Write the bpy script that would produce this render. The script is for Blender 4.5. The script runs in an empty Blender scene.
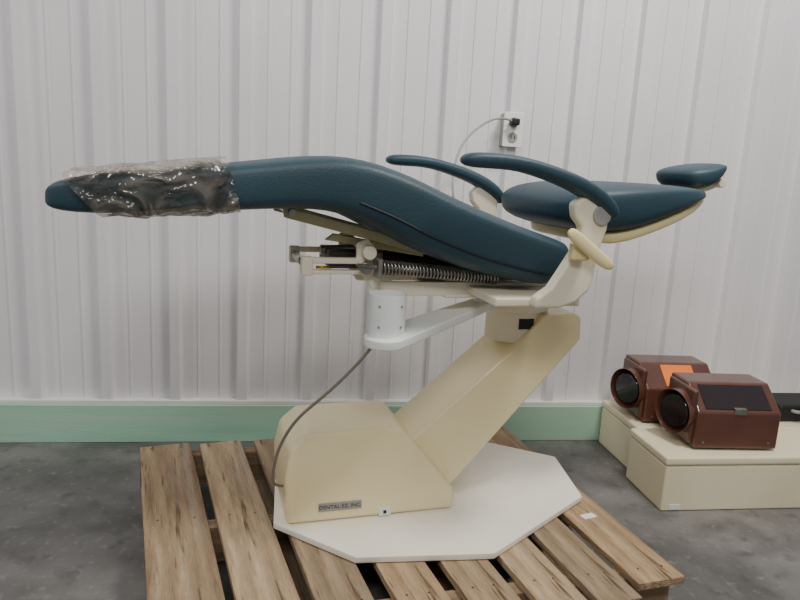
import bpy, bmesh, math, random
from mathutils import Vector, Matrix
random.seed(4)
COL=bpy.context.scene.collection
D=2.3097
# ---------------------------------------------------------------- materials
def lin(c):
    return tuple(((x/255)/12.92 if x/255<=.04045 else ((x/255+.055)/1.055)**2.4) for x in c)+(1,)
def mat(name,c1,c2=None,scale=6,rough=.5,metal=0,bump=0,bscale=60,stretch=(1,1,1),spec=.5,lo=.35,hi=.65,detail=6,coat=0):
    m=bpy.data.materials.new(name);m.use_nodes=True;nt=m.node_tree;b=nt.nodes["Principled BSDF"]
    b.inputs["Roughness"].default_value=rough;b.inputs["Metallic"].default_value=metal
    b.inputs["Specular IOR Level"].default_value=spec;b.inputs["Coat Weight"].default_value=coat
    tc=nt.nodes.new("ShaderNodeTexCoord");mp=nt.nodes.new("ShaderNodeMapping");mp.inputs["Scale"].default_value=stretch
    nt.links.new(tc.outputs["Object"],mp.inputs["Vector"])
    n=nt.nodes.new("ShaderNodeTexNoise");n.inputs["Scale"].default_value=scale;n.inputs["Detail"].default_value=detail
    nt.links.new(mp.outputs[0],n.inputs["Vector"])
    r=nt.nodes.new("ShaderNodeValToRGB");r.color_ramp.elements[0].position=lo;r.color_ramp.elements[1].position=hi
    r.color_ramp.elements[0].color=lin(c1)
    r.color_ramp.elements[1].color=lin(c2 or tuple(min(255,x*1.05) for x in c1))
    nt.links.new(n.outputs["Fac"],r.inputs[0]);nt.links.new(r.outputs[0],b.inputs["Base Color"])
    if bump:
        n2=nt.nodes.new("ShaderNodeTexNoise");n2.inputs["Scale"].default_value=bscale
        nt.links.new(mp.outputs[0],n2.inputs["Vector"])
        bp=nt.nodes.new("ShaderNodeBump");bp.inputs["Strength"].default_value=bump;bp.inputs["Distance"].default_value=.01
        nt.links.new(n2.outputs["Fac"],bp.inputs["Height"]);nt.links.new(bp.outputs[0],b.inputs["Normal"])
    return m
M_wall=mat("painted_steel_siding",(225,223,225),(232,230,232),2,.5,spec=.3)
M_trim=mat("white_flashing",(222,221,218),rough=.5)
M_teal=mat("teal_vinyl",(32,59,70),(39,67,79),3,.5,bump=.1,bscale=240)
M_teal2=mat("teal_piping",(14,28,36),rough=.6)
M_cream=mat("cream_enamel",(242,226,178),(246,232,188),3,.35,coat=.2)
M_cream2=mat("cream_cast_metal",(230,222,196),(238,230,208),8,.42)
M_olive=mat("aged_cream_steel",(178,172,128),(196,188,146),14,.45)
M_yel=mat("yellowed_plastic",(236,220,160),(242,228,174),5,.35)
M_plate=mat("offwhite_plate",(238,234,216),(246,243,230),5,.4)
M_white=mat("white_plastic",(230,233,231),rough=.35)
M_metal=mat("dull_steel",(138,136,130),(172,168,160),20,.32,metal=.85)
M_dark=mat("dark_steel",(52,50,46),(74,70,64),20,.5,metal=.4)
M_black=mat("black_rubber",(22,22,24),rough=.6)
M_brass=mat("brass",(190,150,60),rough=.3,metal=.9)
M_grey=mat("grey_plastic",(150,149,144),rough=.45)
M_hose=mat("grey_hose",(120,114,104),rough=.5)
M_brown=mat("brown_plastic",(88,54,44),(98,62,52),10,.3,coat=.3)
M_glass=mat("dark_glass",(38,30,34),rough=.08,spec=.8)
M_orange=mat("orange_screen",(244,128,44),rough=.35)
M_box=mat("cream_box_paint",(232,220,186),(240,230,200),3,.5)
M_ink=mat("dark_ink",(50,42,36),rough=.6)
M_floor=mat("concrete",(92,91,89),(126,124,121),2.6,.48,bump=.15,bscale=30,detail=12,lo=.34,hi=.66)
def add_speckle(m,c,scale,lo,hi,fac):
    nt=m.node_tree;b=nt.nodes["Principled BSDF"];src=b.inputs["Base Color"].links[0].from_socket
    mp=[n for n in nt.nodes if n.type=='MAPPING'][0]
    n=nt.nodes.new("ShaderNodeTexNoise");n.inputs["Scale"].default_value=scale;n.inputs["Detail"].default_value=8
    nt.links.new(mp.outputs[0],n.inputs["Vector"])
    r=nt.nodes.new("ShaderNodeValToRGB");r.color_ramp.elements[0].position=lo;r.color_ramp.elements[1].position=hi
    r.color_ramp.elements[0].color=(0,0,0,1);r.color_ramp.elements[1].color=(fac,fac,fac,1)
    nt.links.new(n.outputs["Fac"],r.inputs[0])
    mx=nt.nodes.new("ShaderNodeMix");mx.data_type='RGBA'
    nt.links.new(r.outputs[0],mx.inputs[0]);nt.links.new(src,mx.inputs[6]);mx.inputs[7].default_value=lin(c)
    nt.links.new(mx.outputs[2],b.inputs["Base Color"])
add_speckle(M_floor,(66,65,63),5,.46,.66,.7)
add_speckle(M_floor,(158,155,151),40,.56,.74,.4)
add_speckle(M_floor,(58,56,54),16,.56,.70,.5)
M_board=mat("green_treated_board",(146,196,170),(162,206,182),3,.6,stretch=(1,1,8),bump=.08,bscale=20)
add_speckle(M_board,(184,212,190),.5,.46,.6,.6)
M_woods=[mat("pallet_wood_%d"%i,a,b,6,.82,stretch=(9,.8,9),bump=.7,bscale=30,detail=12,lo=.3,hi=.7,spec=.2) for i,(a,b) in enumerate([((136,114,90),(188,164,132)),((156,132,104),(206,182,148)),((126,108,88),(178,156,126)),((146,120,92),(198,170,134))])]
for m in M_woods:
    add_speckle(m,(104,84,64),2.2,.48,.70,.7)
    add_speckle(m,(78,60,46),8,.60,.70,.8)
    add_speckle(m,(152,146,136),3.2,.55,.75,.5)
M_woods2=mat("stringer_wood",(112,92,70),(154,132,102),5,.8,stretch=(.8,9,9),bump=.4)
# clear vinyl film
M_film=bpy.data.materials.new("clear_vinyl_film");M_film.use_nodes=True
nt=M_film.node_tree;b=nt.nodes["Principled BSDF"];out=nt.nodes["Material Output"]
b.inputs["Base Color"].default_value=lin((190,180,166));b.inputs["Roughness"].default_value=.14
tr=nt.nodes.new("ShaderNodeBsdfTransparent");tr.inputs[0].default_value=(.93,.90,.86,1)
mx=nt.nodes.new("ShaderNodeMixShader");n=nt.nodes.new("ShaderNodeTexNoise");n.inputs["Scale"].default_value=9;n.inputs["Distortion"].default_value=2.2;n.inputs["Detail"].default_value=3
tc=nt.nodes.new("ShaderNodeTexCoord");nt.links.new(tc.outputs["Object"],n.inputs["Vector"])
geo=nt.nodes.new("ShaderNodeNewGeometry");sx=nt.nodes.new("ShaderNodeSeparateXYZ");nt.links.new(geo.outputs["True Normal"],sx.inputs[0])
mr=nt.nodes.new("ShaderNodeMapRange");mr.inputs[1].default_value=.3;mr.inputs[2].default_value=.9;mr.inputs[3].default_value=.0;mr.inputs[4].default_value=.42
ab=nt.nodes.new("ShaderNodeMath");ab.operation='ABSOLUTE';nt.links.new(sx.outputs[2],ab.inputs[0]);nt.links.new(ab.outputs[0],mr.inputs[0])
nr=nt.nodes.new("ShaderNodeMapRange");nr.inputs[1].default_value=.45;nr.inputs[2].default_value=.7;nr.inputs[3].default_value=.05;nr.inputs[4].default_value=.34
nt.links.new(n.outputs["Fac"],nr.inputs[0])
m2=nt.nodes.new("ShaderNodeMath");m2.operation='ADD';nt.links.new(nr.outputs[0],m2.inputs[0]);nt.links.new(mr.outputs[0],m2.inputs[1])
gl=nt.nodes.new("ShaderNodeBsdfGlossy");gl.inputs["Roughness"].default_value=.06
fr=nt.nodes.new("ShaderNodeFresnel");fr.inputs[0].default_value=1.6
bp=nt.nodes.new("ShaderNodeBump");bp.inputs["Strength"].default_value=1;bp.inputs["Distance"].default_value=.03
nt.links.new(n.outputs["Fac"],bp.inputs["Height"])
for q in(b,gl,fr): nt.links.new(bp.outputs[0],q.inputs["Normal"])
mg=nt.nodes.new("ShaderNodeMixShader")
nt.links.new(m2.outputs[0],mx.inputs[0]);nt.links.new(tr.outputs[0],mx.inputs[1]);nt.links.new(b.outputs[0],mx.inputs[2])
nt.links.new(fr.outputs[0],mg.inputs[0]);nt.links.new(mx.outputs[0],mg.inputs[1]);nt.links.new(gl.outputs[0],mg.inputs[2]);nt.links.new(mg.outputs[0],out.inputs[0])
# ---------------------------------------------------------------- helpers
def empty(name,loc=(0,0,0),rz=0):
    e=bpy.data.objects.new(name,None);COL.objects.link(e);e.location=loc;e.rotation_euler[2]=rz;e.empty_display_size=.1;return e
def obj(name,bm,m,parent=None,bevel=0,seg=2,smooth=False,sub=0):
    bmesh.ops.recalc_face_normals(bm,faces=bm.faces)
    me=bpy.data.meshes.new(name);bm.to_mesh(me);bm.free()
    o=bpy.data.objects.new(name,me);COL.objects.link(o);me.materials.append(m)
    if bevel:
        md=o.modifiers.new("bevel","BEVEL");md.width=bevel;md.segments=seg;md.limit_method='ANGLE';md.angle_limit=.5;md.harden_normals=False
    if sub:
        md=o.modifiers.new("sub","SUBSURF");md.levels=sub;md.render_levels=sub
    if smooth or bevel:
        for p in me.polygons:p.use_smooth=True
        if not smooth:
            me.set_sharp_from_angle(angle=.6) if hasattr(me,"set_sharp_from_angle") else None
            w=o.modifiers.new("wn","WEIGHTED_NORMAL");w.keep_sharp=False
    if parent:o.parent=parent
    return o
def box(name,lo,hi,m,parent=None,bevel=0,seg=2):
    bm=bmesh.new();bmesh.ops.create_cube(bm,size=1)
    for v in bm.verts: v.co=Vector([lo[i]+(v.co[i]+.5)*(hi[i]-lo[i]) for i in range(3)])
    return obj(name,bm,m,parent,bevel,seg)
def prism(name,poly,y0,y1,m,parent=None,bevel=0,y0t=None,seg=2):
    bm=bmesh.new();A=[bm.verts.new((x,y0,z)) for x,z in poly];B=[bm.verts.new((x,y1,z)) for x,z in poly]
    bm.faces.new(A);bm.faces.new(B[::-1]);n=len(poly)
    for i in range(n): bm.faces.new([A[i],A[(i+1)%n],B[(i+1)%n],B[i]])
    return obj(name,bm,m,parent,bevel,seg)
def slab(name,poly,z0,z1,m,parent=None,bevel=0):
    bm=bmesh.new();A=[bm.verts.new((x,y,z0)) for x,y in poly];B=[bm.verts.new((x,y,z1)) for x,y in poly]
    bm.faces.new(A);bm.faces.new(B[::-1]);n=len(poly)
    for i in range(n): bm.faces.new([A[i],A[(i+1)%n],B[(i+1)%n],B[i]])
    return obj(name,bm,m,parent,bevel)
def cyl(name,p0,p1,r,m,parent=None,r2=None,bevel=0,n=32,hollow=0):
    p0=Vector(p0);p1=Vector(p1);bm=bmesh.new();d=(p1-p0);L=d.length
    bmesh.ops.create_cone(bm,cap_ends=True,segments=n,radius1=r,radius2=(r if r2 is None else r2),depth=L)
    q=d.to_track_quat('Z','Y').to_matrix().to_4x4()
    if hollow:
        top=[f for f in bm.faces if f.normal.z>.9 and len(f.verts)>4]
        bmesh.ops.inset_region(bm,faces=top,thickness=hollow)
        ret=bmesh.ops.translate(bm,verts=top[0].verts,vec=(0,0,-L*.85))
    bmesh.ops.transform(bm,matrix=Matrix.Translation((p0+p1)/2)@q,verts=bm.verts)
    return obj(name,bm,m,parent,bevel)if bevel else _smoothcyl(name,bm,m,parent)
def _smoothcyl(name,bm,m,parent):
    o=obj(name,bm,m,parent)
    for p in o.data.polygons:p.use_smooth=len(p.vertices)==4
    return o
def tube(name,pts,r,m,parent=None):
    c=bpy.data.curves.new(name,'CURVE');c.dimensions='3D';c.bevel_depth=r;c.bevel_resolution=4;c.resolution_u=12;c.use_fill_caps=True
    s=c.splines.new('NURBS');s.points.add(len(pts)-1);s.order_u=3;s.use_endpoint_u=True
    for i,p in enumerate(pts): s.points[i].co=(*p,1)
    c.materials.append(m);o=bpy.data.objects.new(name,c);COL.objects.link(o)
    if parent:o.parent=parent
    return o
def loft(name,st,m,parent=None,yc=0,ex=3.6,n=32,sub=1,scale=1.0,caps=True):
    bm=bmesh.new();rings=[]
    for s in st:
        t=Vector((s[0],0,s[1]));b_=Vector((s[2],0,s[3]));c=(t+b_)/2;h=(t-b_)/2*scale;w=s[4]*scale
        ring=[]
        for k in range(n):
            a=2*math.pi*k/n;ca,sa=math.cos(a),math.sin(a)
            u=math.copysign(abs(ca)**(2/ex),ca);v=math.copysign(abs(sa)**(2/ex),sa)
            ring.append(bm.verts.new(c+h*v+Vector((0,yc+w*u,0))))
        rings.append(ring)
    for i in range(len(rings)-1):
        for k in range(n): bm.faces.new([rings[i][k],rings[i][(k+1)%n],rings[i+1][(k+1)%n],rings[i+1][k]])
    if caps:
        for r,sgn in((rings[0],1),(rings[-1],-1)):
            f=bm.faces.new(r)
            bmesh.ops.poke(bm,faces=[f])
    return obj(name,bm,m,parent,smooth=True,sub=sub)
# ---------------------------------------------------------------- room
prof=[];x0=-.8977;per=.22875
for k in range(-7,20):
    c=x0+k*per
    for dx,dy in [(-.024,0),(-.017,-.026),(.014,-.026),(.021,0),(.071,0),(.073,-.004),(.079,-.004),(.081,0),(.145,0),(.147,-.004),(.153,-.004),(.155,0)]:
        prof.append((c+dx,D+.028+dy))
bm=bmesh.new();A=[bm.verts.new((x,y,0)) for x,y in prof];B=[bm.verts.new((x,y,3.0)) for x,y in prof]
for i in range(len(prof)-1): bm.faces.new([A[i],A[i+1],B[i+1],B[i]])
Ab=[bm.verts.new((prof[i][0],D+.1,0)) for i in(0,-1)];Bb=[bm.verts.new((prof[i][0],D+.1,3.0)) for i in(0,-1)]
bm.faces.new([Ab[0],Ab[1],Bb[1],Bb[0]])
bm.faces.new([A[0],B[0],Bb[0],Ab[0]]);bm.faces.new([A[-1],Ab[1],Bb[1],B[-1]])
wall=obj("wall_back",bm,M_wall)
xa,xb=prof[0][0],prof[-1][0]
box("floor",(xa-.3,-1.6,-.1),(xb+.3,D+.1,0),M_floor)
box("baseboard_back",(xa,D-.012,0),(xb,D+.0275,.138),M_board,bevel=.003)
box("trim_1",(xa,D-.004,.138),(xb,D+.0275,.152),M_trim,bevel=.002)
# ---------------------------------------------------------------- pallet
pal=empty("wooden_pallet",(0,0,0))
o0=Vector((-.482,1.975));e1=Vector((math.cos(math.radians(7)),math.sin(math.radians(7))))
slats=[(0,.145),(.172,.294),(.335,.450),(.492,.600),(.645,.752),(.795,.90),(.935,1.035),(1.068,1.19)]
for i,(a,b_) in enumerate(slats):
    ang=math.radians(14.4-4.0*i/7+random.uniform(-.4,.4));L=.95 if i<7 else .9
    w=b_-a;p=o0+e1*((a+b_)/2)
    o=box("slat_%d"%(i+1),(-w/2,-L,-.009),(w/2,random.uniform(-.01,.012),.009),M_woods[i%4],pal,bevel=.002)
    o.location=(p.x,p.y,.121);o.rotation_euler=(0,0,ang)
pr=Vector((.699,2.12));dl=Vector((math.sin(math.radians(14.4)),-math.cos(math.radians(14.4))));dr=Vector((.18,-.983))
def seg(name,P0,P1,w,z0,z1,m):
    d=(P1-P0);a=math.atan2(d.y,d.x)
    o=box(name,(0,-w/2,z0),(d.length,w/2,z1),m,pal,bevel=.002);o.location=(P0.x,P0.y,0);o.rotation_euler[2]=a;return o
for i,f in enumerate((.035,.47,.86)):
    seg("stringer_%d"%(i+1),o0+dl*f,pr+dr*(f*.97),.04,.018,.1118,M_woods2)
for i,f in enumerate((.0,.3,.62,.92)):
    p=o0+e1*(.05+1.09*f);aa=math.radians(14.4-4*f)
    o=box("bottom_board_%d"%(i+1),(-.05,-.9,0),(.05,0,.0178),M_woods[(i+1)%4],pal,bevel=.002);o.location=(p.x,p.y,0);o.rotation_euler[2]=aa
bm=bmesh.new()
for i,(a,b_) in enumerate(slats):
    ang=math.radians(14.4-4.0*i/7)
    for f in(.035,.47,.86):
        for q in(a+.03,b_-.03):
            p=o0+e1*q+Vector((math.sin(ang),-math.cos(ang)))*(f*.99)
            bmesh.ops.create_cone(bm,cap_ends=True,segments=8,radius1=.0026,radius2=.0026,depth=.0008,matrix=Matrix.Translation((p.x,p.y,.1302)))
obj("nails",bm,M_dark,pal)
st_=box("sticker",(-.02,-.011,.1302),(.02,.011,.1308),M_white,pal);st_.location=(.745,1.505,0);st_.rotation_euler[2]=.3
# ---------------------------------------------------------------- dental chair
OX,OY,TH=.152,1.610,math.radians(9)
ch=empty("dental_chair",(OX,OY,0),TH)
f1=Vector((math.cos(TH),math.sin(TH)));f2=Vector((-f1.y,f1.x))
def w2l(x,y):
    v=Vector((x-OX,y-OY));return v.dot(f1),v.dot(f2)
plate=[w2l(*p) for p in[(-.07,1.80),(-.060,1.475),(.125,1.322),(.44,1.322),(.757,1.58),(.775,1.83),(.60,1.94),(.06,1.95)]]
slab("foot_plate",plate,.1312,.148,M_plate,ch,bevel=.003)
prof_c=[(-.203,.148),(-.208,.262),(-.196,.33),(-.155,.368),(.078,.370),(.218,.205),(.222,.148)]
def taper(z): return .122-.0*z if z<.26 else .122-.022*(z-.26)/.11
bm=bmesh.new();A=[bm.verts.new((x,-taper(z),z)) for x,z in prof_c];B=[bm.verts.new((x,taper(z),z)) for x,z in prof_c]
n=len(A)
def capf(V):
    bm.faces.new([V[0],V[1],V[5],V[6]]);bm.faces.new([V[1],V[2],V[3],V[4],V[5]])
capf(A);capf(B)
for i in range(n): bm.faces.new([A[i],A[(i+1)%n],B[(i+1)%n],B[i]])
obj("base_cover",bm,M_cream,ch,bevel=.012,seg=4)
beam=[(.06,.285),(.375,.56),(.448,.640),(.540,.645),(.556,.635),(.560,.575),(.236,.212),(.18,.155),(.06,.16)]
prism("lift_beam",beam,-.088,.088,M_cream,ch,bevel=.006,seg=3)
cyl("turret_neck",(.405,0,.565),(.405,0,.655),.074,M_cream2,ch,bevel=.002)
prism("turret_slot",[(.385,.603),(.385,.630),(.425,.630),(.425,.603)],-.0755,-.05,M_black,ch)
cyl("turret_ring",(.405,0,.648),(.405,0,.668),.09,M_cream2,ch,bevel=.003)
cyl("turret_top",(.405,0,.668),(.405,0,.694),.082,M_cream2,ch,bevel=.003)
cyl("turret_seal",(.405,0,.666),(.405,0,.672),.0885,M_dark,ch)
box("frame_plate",(.16,-.12,.694),(.50,.12,.704),M_cream2,ch,bevel=.003)
box("seat_carrier",(.22,-.27,.704),(.43,.27,.7235),M_cream2,ch,bevel=.004)
for sgn,nm in((-1,"near"),(1,"far")):
    y=.1*sgn
    box("rail_"+nm,(.0,min(y,y+.012*sgn),.698),(.45,max(y,y+.012*sgn),.732),M_cream2,ch,bevel=.002)
    prism("leg_lift_bar_"+nm,[(-.225,.897),(-.22,.872),(.20,.775),(.25,.77),(.25,.79),(.19,.80)],min(y*1.1,y*.98),max(y*1.1,y*.98),M_olive,ch,bevel=.002)
    prism("link_plate_"+nm,[(-.055,.82),(-.03,.83),(-.012,.81),(-.012,.76),(.03,.735),(.03,.705),(-.005,.70),(-.03,.735),(-.055,.77)],y-.006,y+.006,M_cream2,ch,bevel=.002)
    cyl("boss_upper_"+nm,(-.03,y-.03*1,.80),(-.03,y+.014,.80),.016,M_cream2,ch,bevel=.002)
    cyl("boss_lower_"+nm,(-.036,y-.03*1,.765),(-.036,y+.014,.765),.014,M_metal,ch,bevel=.002)
    cyl("pin_"+nm,(-.205,y-.028,.884),(-.205,y+.02,.884),.008,M_metal,ch)
    prism("drag_bar_"+nm,[(-.176,.785),(-.035,.785),(-.035,.772),(-.176,.772)],y-.01,y+.01,M_cream2,ch,bevel=.002)
    prism("drag_bar_lower_"+nm,[(-.165,.757),(-.035,.757),(-.035,.748),(-.165,.748)],y-.01,y+.01,M_cream2,ch,bevel=.002)
    box("end_block_"+nm,(-.180,y-.013,.745),(-.155,y+.013,.787),M_cream2,ch,bevel=.003)
box("actuator_housing",(-.11,-.06,.755),(-.02,.07,.795),M_dark,ch,bevel=.004)
cyl("brass_rod",(-.148,-.108,.764),(-.115,-.108,.764),.0035,M_brass,ch)
cyl("cable_rod",(-.115,-.108,.764),(-.05,-.108,.764),.0025,M_dark,ch)
cyl("cross_tube",(-.03,-.1,.80),(-.03,.1,.80),.01,M_metal,ch)
cyl("cross_tube_front",(-.205,-.12,.884),(-.205,.12,.884),.008,M_metal,ch)
cyl("cross_tube_lower",(-.168,-.1,.766),(-.168,.1,.766),.009,M_metal,ch)
cyl("motor_body",(.03,0,.76),(.24,0,.755),.030,M_dark,ch,bevel=.004)
cyl("push_rod",(-.12,.0,.79),(.10,.0,.80),.011,M_metal,ch)
prism("inner_arm",[(-.12,.82),(-.10,.835),(.12,.80),(.12,.785)],-.06,-.045,M_olive,ch,bevel=.002)
box("spring_anchor",(-.016,-.155,.745),(-.006,-.10,.79),M_metal,ch,bevel=.002)
for j,(yy,r) in enumerate(((-.138,.0145),(.138,.0145))):
    c=bpy.data.curves.new("tension_spring_%d"%(j+1),'CURVE');c.dimensions='3D';c.bevel_depth=.0026;c.bevel_resolution=2
    s=c.splines.new('POLY');T=34;N=T*14;s.points.add(N-1)
    for i in range(N):
        t=i/(N-1);a=2*math.pi*T*t
        s.points[i].co=(-.004+.285*t,yy+r*math.cos(a),.770-.022*t+r*math.sin(a),1)
    c.materials.append(M_metal);o=bpy.data.objects.new(c.name,c);COL.objects.link(o);o.parent=ch
    cyl("spring_core_%d"%(j+1),(-.06,yy,.773),(.32,yy,.746),.005,M_metal,ch)
# upholstery: leg rest + seat as one continuous pad
seat=[(-.682,.908,-.682,.890,.13),(-.674,.924,-.676,.880,.165),(-.650,.936,-.652,.873,.18),(-.60,.947,-.60,.869,.19),(-.45,.966,-.45,.877,.197),(-.32,.984,-.32,.886,.2),(-.2,1.003,-.2,.895,.205),
(-.13,1.011,-.13,.892,.21),(-.06,1.006,-.085,.880,.215),(.008,.989,-.041,.862,.218),(.077,.964,.01,.839,.22),(.136,.938,.063,.812,.22),(.25,.897,.184,.768,.22),(.335,.869,.29,.747,.22),(.40,.851,.365,.735,.218),(.430,.842,.398,.736,.212),(.442,.832,.410,.744,.20)]
loft("seat_pad",seat,M_teal,ch,ex=6)
def edge_tube(name,k,yf,a=2,b=-1):
    pts=[]
    for s in seat[a:b]:
        x=s[0]+(s[2]-s[0])*k;z=s[1]+(s[3]-s[1])*k;pts.append((x,yf*(s[4]*.997),z))
    tube(name,pts,.0028,M_teal2,ch)
edge_tube("seat_piping_near",.72,-1,8);edge_tube("seat_piping_far",.72,1,8)
back=[(.410,.928,.415,.900,.15),(.420,.950,.432,.882,.18),(.455,.969,.48,.862,.2),(.52,.980,.565,.857,.215),(.59,.985,.635,.874,.215),(.67,.987,.71,.904,.21),(.755,.986,.787,.936,.19),(.825,.981,.845,.954,.16),(.862,.975,.868,.963,.12)]
loft("back_pad",back,M_teal,ch,ex=4.5)
shell=[(.49,.87,.50,.838,.15),(.55,.865,.562,.828,.19),(.63,.885,.642,.855,.195),(.71,.912,.722,.884,.19),(.79,.94,.803,.915,.17),(.86,.968,.872,.950,.12),(.885,.976,.89,.966,.09)]
loft("back_shell",shell,M_yel,ch,ex=5)
head=[(.836,1.018,.842,1.000,.055),(.848,1.031,.860,.984,.078),(.882,1.040,.886,.972,.092),(.922,1.047,.917,.980,.094),(.954,1.051,.943,1.008,.088),(.970,1.049,.965,1.028,.072)]
loft("headrest_pad",head,M_teal,ch,ex=3.2)
loft("headrest_shell",[(.90,1.0,.905,.965,.04),(.935,1.01,.938,.970,.055),(.972,1.03,.977,.99,.055),(.992,1.037,.992,1.015,.04)],M_cream2,ch,ex=4)
prism("headrest_bracket",[(.83,.952),(.83,.966),(.93,.990),(.96,1.01),(.975,.997),(.945,.972)],-.025,.025,M_cream2,ch,bevel=.003)
cyl("headrest_knob",(.955,-.075,.997),(.955,-.03,.997),.012,M_cream2,ch,bevel=.003)
# arms
for sgn,nm in((-1,"near"),(1,"far")):
    y=.285*sgn
    arm=[(.112,1.018,.112,1.008,.014),(.120,1.027,.122,1.001,.024),(.145,1.031,.147,.998,.03),(.20,1.031,.20,.999,.03),(.25,1.027,.246,.996,.03),(.31,1.015,.30,.983,.03),(.37,.999,.357,.966,.031),(.42,.980,.402,.946,.032),(.46,.956,.437,.926,.032),(.482,.930,.456,.910,.03),(.487,.912,.466,.902,.024)]
    loft("armrest_pad_"+nm,arm,M_teal,ch,yc=y,ex=2.8,n=24)
    sup=[(.372,.935),(.40,.955),(.44,.945),(.462,.920),(.460,.88),(.446,.835),(.440,.78),(.430,.745),(.400,.718),(.36,.706),(.30,.706),(.30,.728),(.335,.752),(.362,.795),(.392,.845),(.398,.885),(.378,.905)]
    prism("arm_support_"+nm,sup,y-.016,y+.016,M_cream2,ch,bevel=.008,seg=3)
    cyl("arm_pivot_"+nm,(.440,y+.014*sgn,.912),(.440,y+.022*sgn,.912),.022,M_grey,ch,bevel=.003)
box("tilt_lock_block",(.366,-.325,.815),(.408,-.301,.855),M_yel,ch,bevel=.006)
loft("tilt_lever",[(.350,.886,.341,.876,.006),(.360,.885,.345,.863,.009),(.385,.868,.370,.845,.010),(.42,.844,.405,.820,.010),(.450,.823,.436,.799,.010),(.462,.809,.454,.797,.007)],M_yel,ch,yc=-.334,ex=3,n=16)
# cup holder and its arm
def arm_poly():
    p0=Vector((-.008,-.215));p1=Vector((.30,-.03));d=(p1-p0).normalized();nrm=Vector((-d.y,d.x));pts=[]
    for k in range(13):
        a=math.pi/2+math.pi*k/12;pts.append(p0+d*math.cos(a)*.05+nrm*math.sin(a)*.05)
    for k in range(9):
        a=-math.pi/2+math.pi*k/8;pts.append(p1+d*math.cos(a)*.036+nrm*math.sin(a)*.036)
    return pts
bm=bmesh.new();P=arm_poly()
zz=lambda p:.608+.16*max(0,(p.x+.0))*.9
A=[bm.verts.new((p.x,p.y,zz(p))) for p in P];B=[bm.verts.new((p.x,p.y,zz(p)+.022)) for p in P]
bm.faces.new(A);bm.faces.new(B[::-1])
for i in range(len(P)): bm.faces.new([A[i],A[(i+1)%len(P)],B[(i+1)%len(P)],B[i]])
obj("cup_holder_arm",bm,M_white,ch,bevel=.004)
cyl("cup_holder_post",(.295,-.035,.655),(.295,-.035,.694),.022,M_white,ch)
cyl("cup_holder_cup",(-.006,-.205,.628),(-.006,-.205,.724),.041,M_white,ch,bevel=.0012,hollow=.004,n=48)
for k,a in enumerate((-2.25,-1.0)):
    for q,z in enumerate((.655,.70)):
        c=Vector((-.006,-.205,z));d=Vector((math.cos(a),math.sin(a),0))
        cyl("cup_screw_%d"%(k*2+q+1),c+d*.0405,c+d*.0425,.003,M_grey,ch,n=10)
tube("drain_hose",[(-.040,-.225,.612),(-.065,-.22,.575),(-.13,-.20,.50),(-.195,-.175,.435),(-.228,-.15,.36),(-.236,-.13,.30),(-.236,-.11,.26),(-.222,-.09,.235),(-.20,-.08,.23)],.0036,M_hose,ch)
box("nameplate",(-.128,-.1245,.176),(-.022,-.121,.197),M_grey,ch,bevel=.001)
fc=bpy.data.curves.new("nameplate_text",'FONT');fc.body="DENTAL EZ, INC.";fc.size=.0135;fc.extrude=.0003;fc.align_x='CENTER';fc.align_y='CENTER';fc.materials.append(M_ink)
fo=bpy.data.objects.new("nameplate_text",fc);COL.objects.link(fo);fo.parent=ch;fo.location=(-.075,-.1247,.1865);fo.rotation_euler=(math.pi/2,0,0)
box("rocker_switch_plate",(.022,-.1255,.150),(.052,-.121,.172),M_white,ch,bevel=.001)
box("rocker_switch",(.033,-.128,.157),(.041,-.125,.165),M_black,ch,bevel=.001)
# clear film over the foot end (open sleeve, cut on the slant)
fst=[]
for xt,xb_ in((-.645,-.575),(-.60,-.54),(-.52,-.48),(-.43,-.42),(-.365,-.34),(-.345,-.315)):
    def at(x,j):
        for q in range(len(seat)-1):
            if seat[q][j]<=x<=seat[q+1][j]:
                t=(x-seat[q][j])/(seat[q+1][j]-seat[q][j]);return seat[q][j+1]*(1-t)+seat[q+1][j+1]*t
    fst.append((xt,at(xt,0)+.011,xb_,at(xb_,2)-.003,.206))
film=loft("plastic_foot_cover",fst,M_film,ch,ex=7,n=40,sub=3,caps=False)
tex=bpy.data.textures.new("crinkle",'CLOUDS');tex.noise_scale=.05
dm=film.modifiers.new("crinkle","DISPLACE");dm.texture=tex;dm.strength=.018;dm.mid_level=.4
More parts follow.
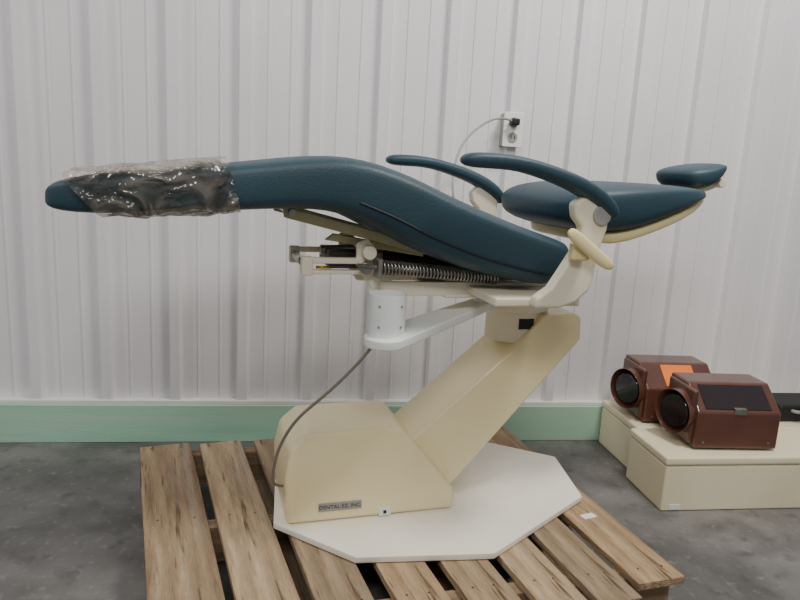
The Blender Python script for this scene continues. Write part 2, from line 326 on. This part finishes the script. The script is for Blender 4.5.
# ---------------------------------------------------------------- boxes + projectors on the right
def cream_box(name,lo,hi):
    e=empty(name,(0,0,0))
    box("body",lo,(hi[0],hi[1],hi[2]-.03),M_box,e,bevel=.006,seg=3)
    box("lid",(lo[0]-.003,lo[1]-.003,hi[2]-.028),(hi[0]+.003,hi[1]+.003,hi[2]),M_box,e,bevel=.008,seg=3)
    return e
b1=cream_box("storage_case",(1.098,1.752,0),(1.80,1.985,.178))
box("label",(1.125,1.7505,.006),(1.16,1.753,.022),M_white,b1)
b2=cream_box("storage_case",(1.135,2.0,0),(1.98,2.285,.172))
def projector(loc,rz,panel,latch,W):
    e=empty("slide_projector",loc,rz)
    H1,H2=.118,.190
    bm=bmesh.new();pr_=[(0,0),(0,H1),(.085,H2),(.19,H2),(.19,0)]
    A=[bm.verts.new((0,y,z)) for y,z in pr_];B=[bm.verts.new((W,y,z)) for y,z in pr_]
    bm.faces.new(A);bm.faces.new(B[::-1])
    for i in range(5): bm.faces.new([A[i],A[(i+1)%5],B[(i+1)%5],B[i]])
    obj("housing",bm,M_brown,e,bevel=.007,seg=3)
    n_=Vector((0,-(H2-H1),.085)).normalized();d_=Vector((0,.085,H2-H1)).normalized()
    def q(x,t,h): return Vector((x,0,H1))+d_*t+n_*h
    bm=bmesh.new();a=.03 if latch else .075;b_=W-.03 if latch else .19
    lo=[bm.verts.new(q(x,t,.0)) for x,t in((a,.012),(b_,.012),(b_,.100),(a,.100))];hi=[bm.verts.new(q(x,t,.003)) for x,t in((a,.012),(b_,.012),(b_,.100),(a,.100))]
    bm.faces.new(lo);bm.faces.new(hi[::-1])
    for i in range(4): bm.faces.new([lo[i],lo[(i+1)%4],hi[(i+1)%4],hi[i]])
    obj("viewing_window",bm,panel,e)
    if latch: box("latch",(.12,-.002,.112),(.158,.014,.132),M_metal,e,bevel=.001)
    cyl("lens_barrel",(.004,.085,.098),(-.05,.066,.098),.070,M_brown,e,bevel=.004,n=48,hollow=.014)
    box("lens_flange",(-.012,.012,.01),(.004,.175,.182),M_brown,e,bevel=.006,seg=3)
    cyl("lens_glass",(-.01,.081,.098),(-.040,.0705,.098),.056,M_glass,e,r2=.051,n=48)
    for k,(xx,yy) in enumerate(((.03,.03),(W-.03,.03),(.03,.16),(W-.03,.16))):
        cyl("foot_%d"%(k+1),(xx,yy,-.0065),(xx,yy,.002),.01,M_black,e)
        cyl("corner_screw_%d"%(k+1),(xx,-.0012 if yy<.1 else .19,.02),(xx,.002 if yy<.1 else .1912,.02),.004,M_metal,e,n=12)
    return e
projector((1.208,1.80,.185),math.radians(-3),M_glass,True,.275)
projector((1.165,2.035,.179),math.radians(-2),M_orange,False,.26)
kc=empty("equipment_case",(0,0,0))
box("shell",(1.69,2.05,.1725),(1.94,2.2,.235),M_black,kc,bevel=.012,seg=3)
tube("handle",[(1.74,2.05,.215),(1.74,2.03,.215),(1.86,2.03,.215),(1.86,2.05,.215)],.006,M_grey,kc)
# ---------------------------------------------------------------- outlet + cord
ou=empty("wall_outlet",(0,0,0))
yw=D+.028
box("junction_box",(.662,yw-.05,1.088),(.728,yw+.002,1.200),M_grey,ou,bevel=.004)
box("cover_plate",(.660,yw-.053,1.086),(.730,yw-.0495,1.202),M_white,ou,bevel=.002)
for i,z in enumerate((1.118,1.168)):
    cyl("socket_%d"%(i+1),(.694,yw-.052,z),(.694,yw-.056,z),.017,M_grey,ou,n=24)
box("plug_1",(.680,yw-.085,1.157),(.708,yw-.054,1.180),M_black,ou,bevel=.005)
for i,dx in enumerate((-.006,.006)):
    box("slot_%d"%(i+1),(.694+dx-.0015,yw-.0566,1.112),(.694+dx+.0015,yw-.0558,1.124),M_black,ou)
tube("power_cord",[(.684,yw-.075,1.17),(.655,yw-.09,1.178),(.59,yw-.12,1.168),(.50,yw-.17,1.10),(.46,yw-.22,1.02),(.44,yw-.3,.93),(.43,1.85,.82),(.42,1.74,.77)],.0038,M_grey)
# ---------------------------------------------------------------- light
w=bpy.data.worlds.new("world");bpy.context.scene.world=w;w.use_nodes=True
w.node_tree.nodes["Background"].inputs[0].default_value=(1,.99,.985,1);w.node_tree.nodes["Background"].inputs[1].default_value=.30
def area(name,loc,tgt,sx,sy,e,c):
    l=bpy.data.lights.new(name,'AREA');l.shape='RECTANGLE';l.size=sx;l.size_y=sy;l.energy=e;l.color=c
    o=bpy.data.objects.new(name,l);COL.objects.link(o);o.location=loc;o.rotation_euler=(Vector(tgt)-Vector(loc)).to_track_quat('-Z','Y').to_euler()
area("ceiling_light_1",(1.3,1.0,3.0),(.5,2.0,0),.7,.3,54,(1,.965,.92))
area("added_rib_light",(-2.4,1.2,3.0),(.2,2.2,.7),.3,.6,20,(1,.985,.97))  # added lamp raking in from the left to sharpen the wall rib shading
area("ceiling_light_3",(-.2,-1.0,2.9),(.1,1.7,.5),1.4,.6,40,(1,.98,.95))
# ---------------------------------------------------------------- camera
yaw,p,r,f=-.1449,.1914,.0536,665.2
Fv=Vector((-math.sin(yaw)*math.cos(p),math.cos(yaw)*math.cos(p),-math.sin(p)))
R=Vector((math.cos(yaw),math.sin(yaw),0));U=R.cross(Fv);c,s=math.cos(r),math.sin(r)
R2=c*R+s*U;U2=-s*R+c*U
cd=bpy.data.cameras.new("camera");cam=bpy.data.objects.new("camera",cd);COL.objects.link(cam)
cd.lens=36*f/800;cd.clip_start=.01
cam.matrix_world=Matrix(((R2[0],U2[0],-Fv[0],0),(R2[1],U2[1],-Fv[1],0),(R2[2],U2[2],-Fv[2],.98423),(0,0,0,1)))
bpy.context.scene.camera=cam
